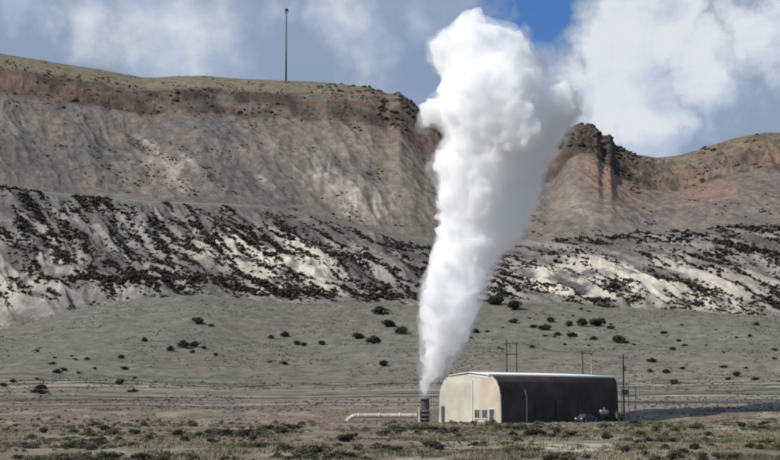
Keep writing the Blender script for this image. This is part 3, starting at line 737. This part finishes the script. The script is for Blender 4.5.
# ------------------------------------------------------------------ pipe and wellhead
YW = 285
w0 = at(424, 408, YW); wz = H(w0.x, w0.y)
t = tag(empty('wellhead', (w0.x, w0.y, wz)), 'dark flanged wellhead at the foot of the steam jet', 'wellhead')
topz = at(425, 398, YW).z - wz
cx = (at(425, 398, YW).x - w0.x)
MB().tube((cx, 0, -.2), (cx, 0, topz), .80, .72, 18).build('casing', M['dsteel'], t)
for zz in (.5, 1.25, 1.9, topz - .1): MB().tube((cx, 0, zz - .08), (cx, 0, zz + .08), 1.2, 1.2, 20).build('flange', M['steel'], t)
MB().tube((cx - .4, -.2, 1.55), (cx - 1.0, -.9, 1.55), .12).tube((cx - 1.0, -.86, 1.55), (cx - 1.02, -.94, 1.55), .45, .45, 16).build('valve_wheel', M['dsteel'], t)
MB().tube((-.85, -1.0, -.2), (-.85, -1.0, 2.7), .17, .17, 10).build('upright', M['pipe'], t)
MB().box((.9, -.3, .7), (.12, .12, 1.9)).box((-.25, -.8, 2.1), (2.4, .1, .1)).box((1.0, .4, 1.1), (.1, 1.5, .1)).build('guard_rail', M['steel'], t)
a0 = at(357, 416, YW); a1 = at(418, 416.5, YW); zc = max(a0.z, a1.z) + .05
t = tag(empty('steam_pipe', (a0.x, YW, H(a0.x, YW))), 'pale pinkish insulated pipe lying left of the steam jet with its end bent down', 'pipe')
bz0 = t.location.z; Lp = a1.x - a0.x
MB().tube((0, 0, zc - bz0), (Lp, 0, zc - bz0), .40, .40, 20).build('pipe_run', M['pipe'], t, False)
pts = [(0, 0, zc - bz0), (-.5, 0, zc - bz0 - .07), (-.95, 0, zc - bz0 - .25), (-1.35, 0, zc - bz0 - .5), (-1.75, 0, zc - bz0 - .9), (-1.95, 0, -.4)]
mb = MB()
for a, b in zip(pts[:-1], pts[1:]): mb.tube(a, b, .39, .37, 18)
mb.build('pipe_elbow', M['pipe'], t)
for k in (.02, .36, .7, .97): MB().tube((Lp * k - .09, 0, zc - bz0), (Lp * k + .09, 0, zc - bz0), .50, .50, 20).build('pipe_flange', M['white'], t)
for k in (.15, .5, .85):
    gz = H(a0.x + Lp * k, YW) - bz0
    MB().box((Lp * k, 0, (gz - .2 + zc - bz0 - .36) / 2), (.3, .8, max(.2, zc - bz0 - .36 - gz + .2))).build('pipe_support', M['steel'], t)

# ------------------------------------------------------------------ power poles and wires
def hframe(uL, uR, vtop, Yd, label, mL, mR, arms):
    pL = at(uL, 400, Yd); pR = at(uR, 400, Yd); cxm = (pL.x + pR.x) / 2; gz = H(cxm, Yd); ht = at(uL, vtop, Yd).z - gz; hw = (pR.x - pL.x) / 2
    t = tag(empty('utility_pole', (cxm, Yd, gz)), label, 'power pole')
    MB().tube((-hw, 0, -.5), (-hw, 0, ht), .17, .12, 10).build('pole', mL, t); MB().tube((hw, 0, -.5), (hw, 0, ht * .96), .17, .12, 10).build('pole', mR, t)
    for (dv, ex) in arms:
        zz = ht - dv; MB().box((0, -.18, zz), (2 * hw + ex, .14, .18)).build('crossarm', mL, t)
        for sx in (-1, 0, 1):
            MB().tube((sx * (hw + ex / 2 - .12), -.18, zz + .09), (sx * (hw + ex / 2 - .12), -.18, zz + .42), .06, .04, 8).build('insulator', M['steel'], t)
    return [Vector((cxm + sx * (hw + arms[0][1] / 2 - .12), Yd - .18, gz + ht - arms[0][0] + .42)) for sx in (-1, 0, 1)]
A = hframe(507, 517, 339, 312, 'tall dark double pole frame with crossarms behind the barn', M['pole'], M['pole'], [(.9, 1.0), (3.0, .9)])
B = hframe(583, 592, 350, 322, 'shorter pole frame with one pale pole behind the barn', M['pole'], M['pale_pole'], [(.7, .9)])
pq = at(624, 410, 300); gz = H(pq.x, 300); ht = at(624, 354, 300).z - gz
t = tag(empty('utility_pole', (pq.x, 300, gz)), 'single slim pole with crossarm just right of the barn end', 'power pole')
MB().tube((0, 0, -.5), (0, 0, ht), .16, .11, 10).build('pole', M['pole'], t)
MB().box((0, -.16, ht - .7), (1.8, .12, .15)).build('crossarm', M['pole'], t)
for sx in (-1, 0, 1): MB().tube((sx * .8, -.16, ht - .62), (sx * .8, -.16, ht - .28), .06, .04, 8).build('insulator', M['steel'], t)
tb = MB().tube((.35, 0, ht - 3.2), (.35, 0, ht - 2.2), .26, .26, 12).build('transformer', M['steel'], t)
Cc = [Vector((pq.x + sx * .8, 299.84, gz + ht - .28)) for sx in (-1, 0, 1)]
def wire(a, b, sag, label):
    pts = [a.lerp(b, k / 14) - Vector((0, 0, sag * 4 * (k / 14) * (1 - k / 14))) for k in range(15)]
    MBx = MB().path([tuple(p_) for p_ in pts], .022, 5); o = MBx.build('power_line', M['wire']); tag(o, label, 'power line', 'power lines strung between the poles')
nm = ['left', 'middle', 'right']
for i in range(3):
    wire(A[i], B[i], .8, f'thin wire from the {nm[i]} insulator of the dark double pole to the pale pole')
    wire(B[i], Cc[i], .5, f'thin wire from the {nm[i]} insulator of the pale pole to the single pole')
# ------------------------------------------------------------------ pipe rack and fence right of the barn
pr = at(629, 418, 294); gz = H(pr.x, 294)
t = tag(empty('equipment_rack', (pr.x, 294, gz)), 'open grey steel rack of posts and rails close to the barn end', 'rack')
for sx in (-1.3, 0, 1.3):
    MB().box((sx, 0, 3.1), (.16, .16, 6.6)).build('post', M['steel'], t)
for zz in (1.4, 3.0, 4.6, 6.2): MB().box((0, -.1, zz), (2.9, .1, .14)).build('rail', M['steel'], t)
MB().box((-.65, -.1, 5.3), (1.0, .5, .9), bev=.05).build('cabinet', M['dsteel'], t)
MB().box((.65, -.1, .8), (1.0, .8, 1.3), bev=.05).build('cabinet', M['steel'], t)
def fence(x0, x1, Yd, label, n, h=1.9):
    t = tag(empty('wire_fence', (x0, Yd, H(x0, Yd))), label, 'fence'); z0 = t.location.z; tops = []
    for k in range(n + 1):
        xx = (x1 - x0) * k / n; gz = H(x0 + xx, Yd) - z0; MB().tube((xx, 0, gz - .4), (xx, 0, gz + h), .06, .05, 6).build('fence_post', M['steel'], t); tops.append((xx, gz))
    for f in (.35, .6, .8, .97):
        MB().path([(a, -.07, b + h * f) for a, b in tops], .02, 5).build('fence_wire', M['steel'], t)
fence(at(634, 415, 300).x, at(800, 415, 300).x, 300, 'post and wire fence running right from the barn end', 16)
fence(at(205, 404, 312).x, at(262, 404, 312).x, 312, 'short run of thin fence posts on the left flat ground', 7, 1.5)

# ------------------------------------------------------------------ steam plume
YP = 286
LE = [(398, 419), (394, 417), (352, 417.5), (321, 420), (300, 420), (279, 423), (265, 430), (247, 437), (223, 441), (206, 437), (183, 437), (176, 445), (170, 430), (154, 430), (146, 440), (139, 449), (134, 446), (129, 422), (118, 416), (108, 422), (97, 436), (84, 445), (71, 443), (63, 432), (49, 428), (38, 430), (33, 443), (23, 450), (14, 463)]
RE = [(398, 430), (380, 438), (363, 450), (338, 466), (310, 478), (300, 482), (275, 489), (254, 501), (244, 514), (230, 525), (195, 539), (160, 549), (153, 553), (139, 563), (125, 574), (111, 584), (94, 582), (84, 568), (80, 548), (63, 545), (52, 541), (46, 523), (28, 521), (25, 495), (20, 481), (14, 474)]
g = random.Random(77)
sph = []
lv, lu = zip(*LE[::-1]); rv_, ru_ = zip(*RE[::-1])
def edge(v):
    if v < 17: return 468.0, 469.0
    return float(np.interp(v, lv, lu)), float(np.interp(v, rv_, ru_))
def fit(uc, v, rp, slack=1.5):
    """largest radius up to rp whose circle stays inside the jet's outline"""
    while rp > 2:
        ok = True
        for k in range(-3, 4):
            dv = rp * k / 3.2; hw = math.sqrt(max(0, rp * rp - dv * dv)); l_, r_ = edge(min(v + dv, 398))
            if uc - hw < l_ - slack or uc + hw > r_ + slack or v + dv < 17: ok = False; break
        if ok: return rp
        rp *= .93
    return 0
mpx = YP / F
v = 397.0
while v > 22:
    l_, r_ = edge(v); wdt = r_ - l_
    rad = wdt / 2
    if wdt < 50:
        sph.append((at((l_ + r_) / 2, v, YP), rad * mpx * .93)); v -= max(2, rad * .35)
    else:
        for k in range(7):
            uc = g.uniform(l_ + 8, r_ - 8); dep = g.uniform(-.25, .25) * wdt * mpx
            rr_ = fit(uc, v, .34 * wdt)
            if rr_ > 3: sph.append((at(uc, v, YP) + Vector((0, dep, 0)), rr_ * mpx))
        for sgn, eu in ((1, l_), (-1, r_)):
            rr_ = g.uniform(7, 13); rf_ = fit(eu + sgn * rr_, v, rr_, 2.5)
            if rf_ > 2: sph.append((at(eu + sgn * rr_, v, YP) + Vector((0, g.uniform(-2, 1), 0)), rf_ * mpx))
        v -= g.uniform(4, 7)
for _ in range(160):
    v_ = g.uniform(15, 150); l_, r_ = edge(v_); uc = g.uniform(l_, r_); rr_ = fit(uc, v_, g.uniform(8, 26))
    if rr_ > 3: sph.append((at(uc, v_, YP) + Vector((0, g.uniform(-6, 6), 0)), rr_ * mpx))
for (u_, v_, r_) in [(467, 30, 16), (450, 44, 20), (444, 62, 14), (498, 46, 21), (512, 38, 12), (528, 66, 17), (556, 100, 17), (568, 108, 14), (430, 118, 12), (436, 108, 12), (445, 160, 14), (441, 166, 11), (458, 28, 12), (480, 60, 24), (540, 120, 22), (514, 34, 9), (470, 26, 11), (536, 68, 14), (424, 118, 8), (500, 36, 10)]:
    rf_ = fit(u_, v_, r_, 3)
    if rf_ > 2: sph.append((at(u_, v_, YP) + Vector((0, g.uniform(-4, 0), 0)), rf_ * mpx))
big = list(sph)
def children_of(parents, k, f0, f1, rmin):
    o = []
    for c, r_ in parents:
        if r_ < rmin: continue
        for _ in range(k):
            d = Vector((g.gauss(0, 1), g.gauss(0, 1), g.gauss(0, 1))).normalized(); rr_ = r_ * g.uniform(f0, f1)
            o.append((c + d * (r_ - rr_ * .45), rr_))
    return o
ch1 = children_of(big, 9, .28, .45, 1.1); ch2 = children_of(ch1[::2], 6, .3, .5, .7)
def keep_in(lst, slack):
    o = []
    for c, r_ in lst:
        t_ = c.y; uu = 390 + F * c.x / c.y; zz = (c.z - CAMZ) / c.y; vv = 230 - F * math.tan(math.atan(zz) - PITCH)
        l_, rr_ = edge(min(max(vv, 14), 398)); rp = r_ / mpx
        if fit(uu, vv, rp, slack) < rp * .95: continue
        o.append((c, r_))
    return o
allp = big + keep_in(ch1, 5) + keep_in(ch2, 6)
def sphere_soup(lst, sub):
    bm = bmesh.new(); bmesh.ops.create_icosphere(bm, subdivisions=sub, radius=1)
    bv = np.array([v_.co[:] for v_ in bm.verts]); bf = np.array([[q.index for q in f.verts] for f in bm.faces]); bm.free()
    V = np.concatenate([bv * r_ + np.array(c[:]) for c, r_ in lst]); Fq = np.concatenate([bf + i * len(bv) for i in range(len(lst))])
    return V, Fq
def blob_mesh(name, lst, voxel, disp):
    V, Fq = sphere_soup(lst, 3); me = npmesh(name, V, Fq, True); o = link(name, me)
    m = o.modifiers.new('r', 'REMESH'); m.mode = 'VOXEL'; m.voxel_size = voxel; m.use_smooth_shade = True
    for i, (size, st, dep, ntp) in enumerate(disp):
        tx = bpy.data.textures.new('cl%d' % i, 'CLOUDS'); tx.noise_scale = size; tx.noise_depth = dep; tx.noise_basis = 'ORIGINAL_PERLIN'; tx.noise_type = ntp
        d = o.modifiers.new('d', 'DISPLACE'); d.texture = tx; d.strength = st; d.mid_level = .35; d.texture_coords = 'GLOBAL'
    m = o.modifiers.new('r2', 'REMESH'); m.mode = 'VOXEL'; m.voxel_size = voxel; m.use_smooth_shade = True
    dg = bpy.context.evaluated_depsgraph_get(); me2 = bpy.data.meshes.new_from_object(o.evaluated_get(dg)); o.modifiers.clear(); o.data = me2
    return o
def vol(name, dens, aniso=0.0, color=(1, 1, 1)):
    m = bpy.data.materials.new(name); m.use_nodes = True; n = m.node_tree.nodes; l = m.node_tree.links; n.clear()
    o = n.new('ShaderNodeOutputMaterial'); p_ = n.new('ShaderNodeVolumePrincipled'); p_.inputs['Density'].default_value = dens
    p_.inputs['Color'].default_value = (*color, 1); p_.inputs['Anisotropy'].default_value = aniso; l.new(p_.outputs[0], o.inputs['Volume']); 
    try: m.cycles.homogeneous_volume = True
    except Exception: pass
    return m
def grown(lst, k, add, dx=0.0, dz=0.0):
    return [(c + Vector((dx * r_, 0, dz * r_)), r_ * k + add) for c, r_ in lst]
HB = 'HARD_NOISE'
t = tag(empty('steam_plume', (at(425, 398, YP).x, YP, at(425, 398, YP).z)), 'dense white steam jet widening upward from the wellhead into billows above the ridge', 'steam')
def shell(name, lst, voxel, disp, dens):
    o = blob_mesh(name, lst, voxel, disp); o.data.materials.append(vol(name + '_vapour', dens, 0.0, (.9972, .9987, 1.0)))
    o.parent = t; o.matrix_parent_inverse = Matrix.Translation(-Vector(t.location)); return o
small = [q for q in allp if q[0].z > at(400, 330, YP).z]
shell('dense_core', grown(allp, .97, -.15), .30, [(5.5, 3.4, 1, HB), (2.2, 2.0, 2, HB), (.8, .7, 2, HB)], 1.0)
shell('thin_veil', grown([q for q in allp[::2] if q[1] > .7], 1.0, .45, .05), .55, [(3.4, 2.0, 3, HB), (1.2, 1.0, 2, HB)], .11)
gv = random.Random(5); wisps = []
for _ in range(420):
    v_ = gv.uniform(40, 372) if gv.random() < .75 else gv.uniform(16, 130); l_, r_ = edge(v_); wd_ = min(1, (r_ - l_) / 90)
    if gv.random() < .72: uc = r_ + gv.uniform(-9, 7) * wd_
    else: uc = l_ + gv.uniform(-2, 8) * wd_
    wisps.append((at(uc, v_, YP) + Vector((0, gv.uniform(-5, 5) * wd_, 0)), max(1.0, gv.uniform(3, 8.5) * mpx * (.35 + .65 * wd_))))
shell('torn_wisps', wisps, .5, [(2.4, .9, 3, HB), (.9, .4, 2, HB)], .06)
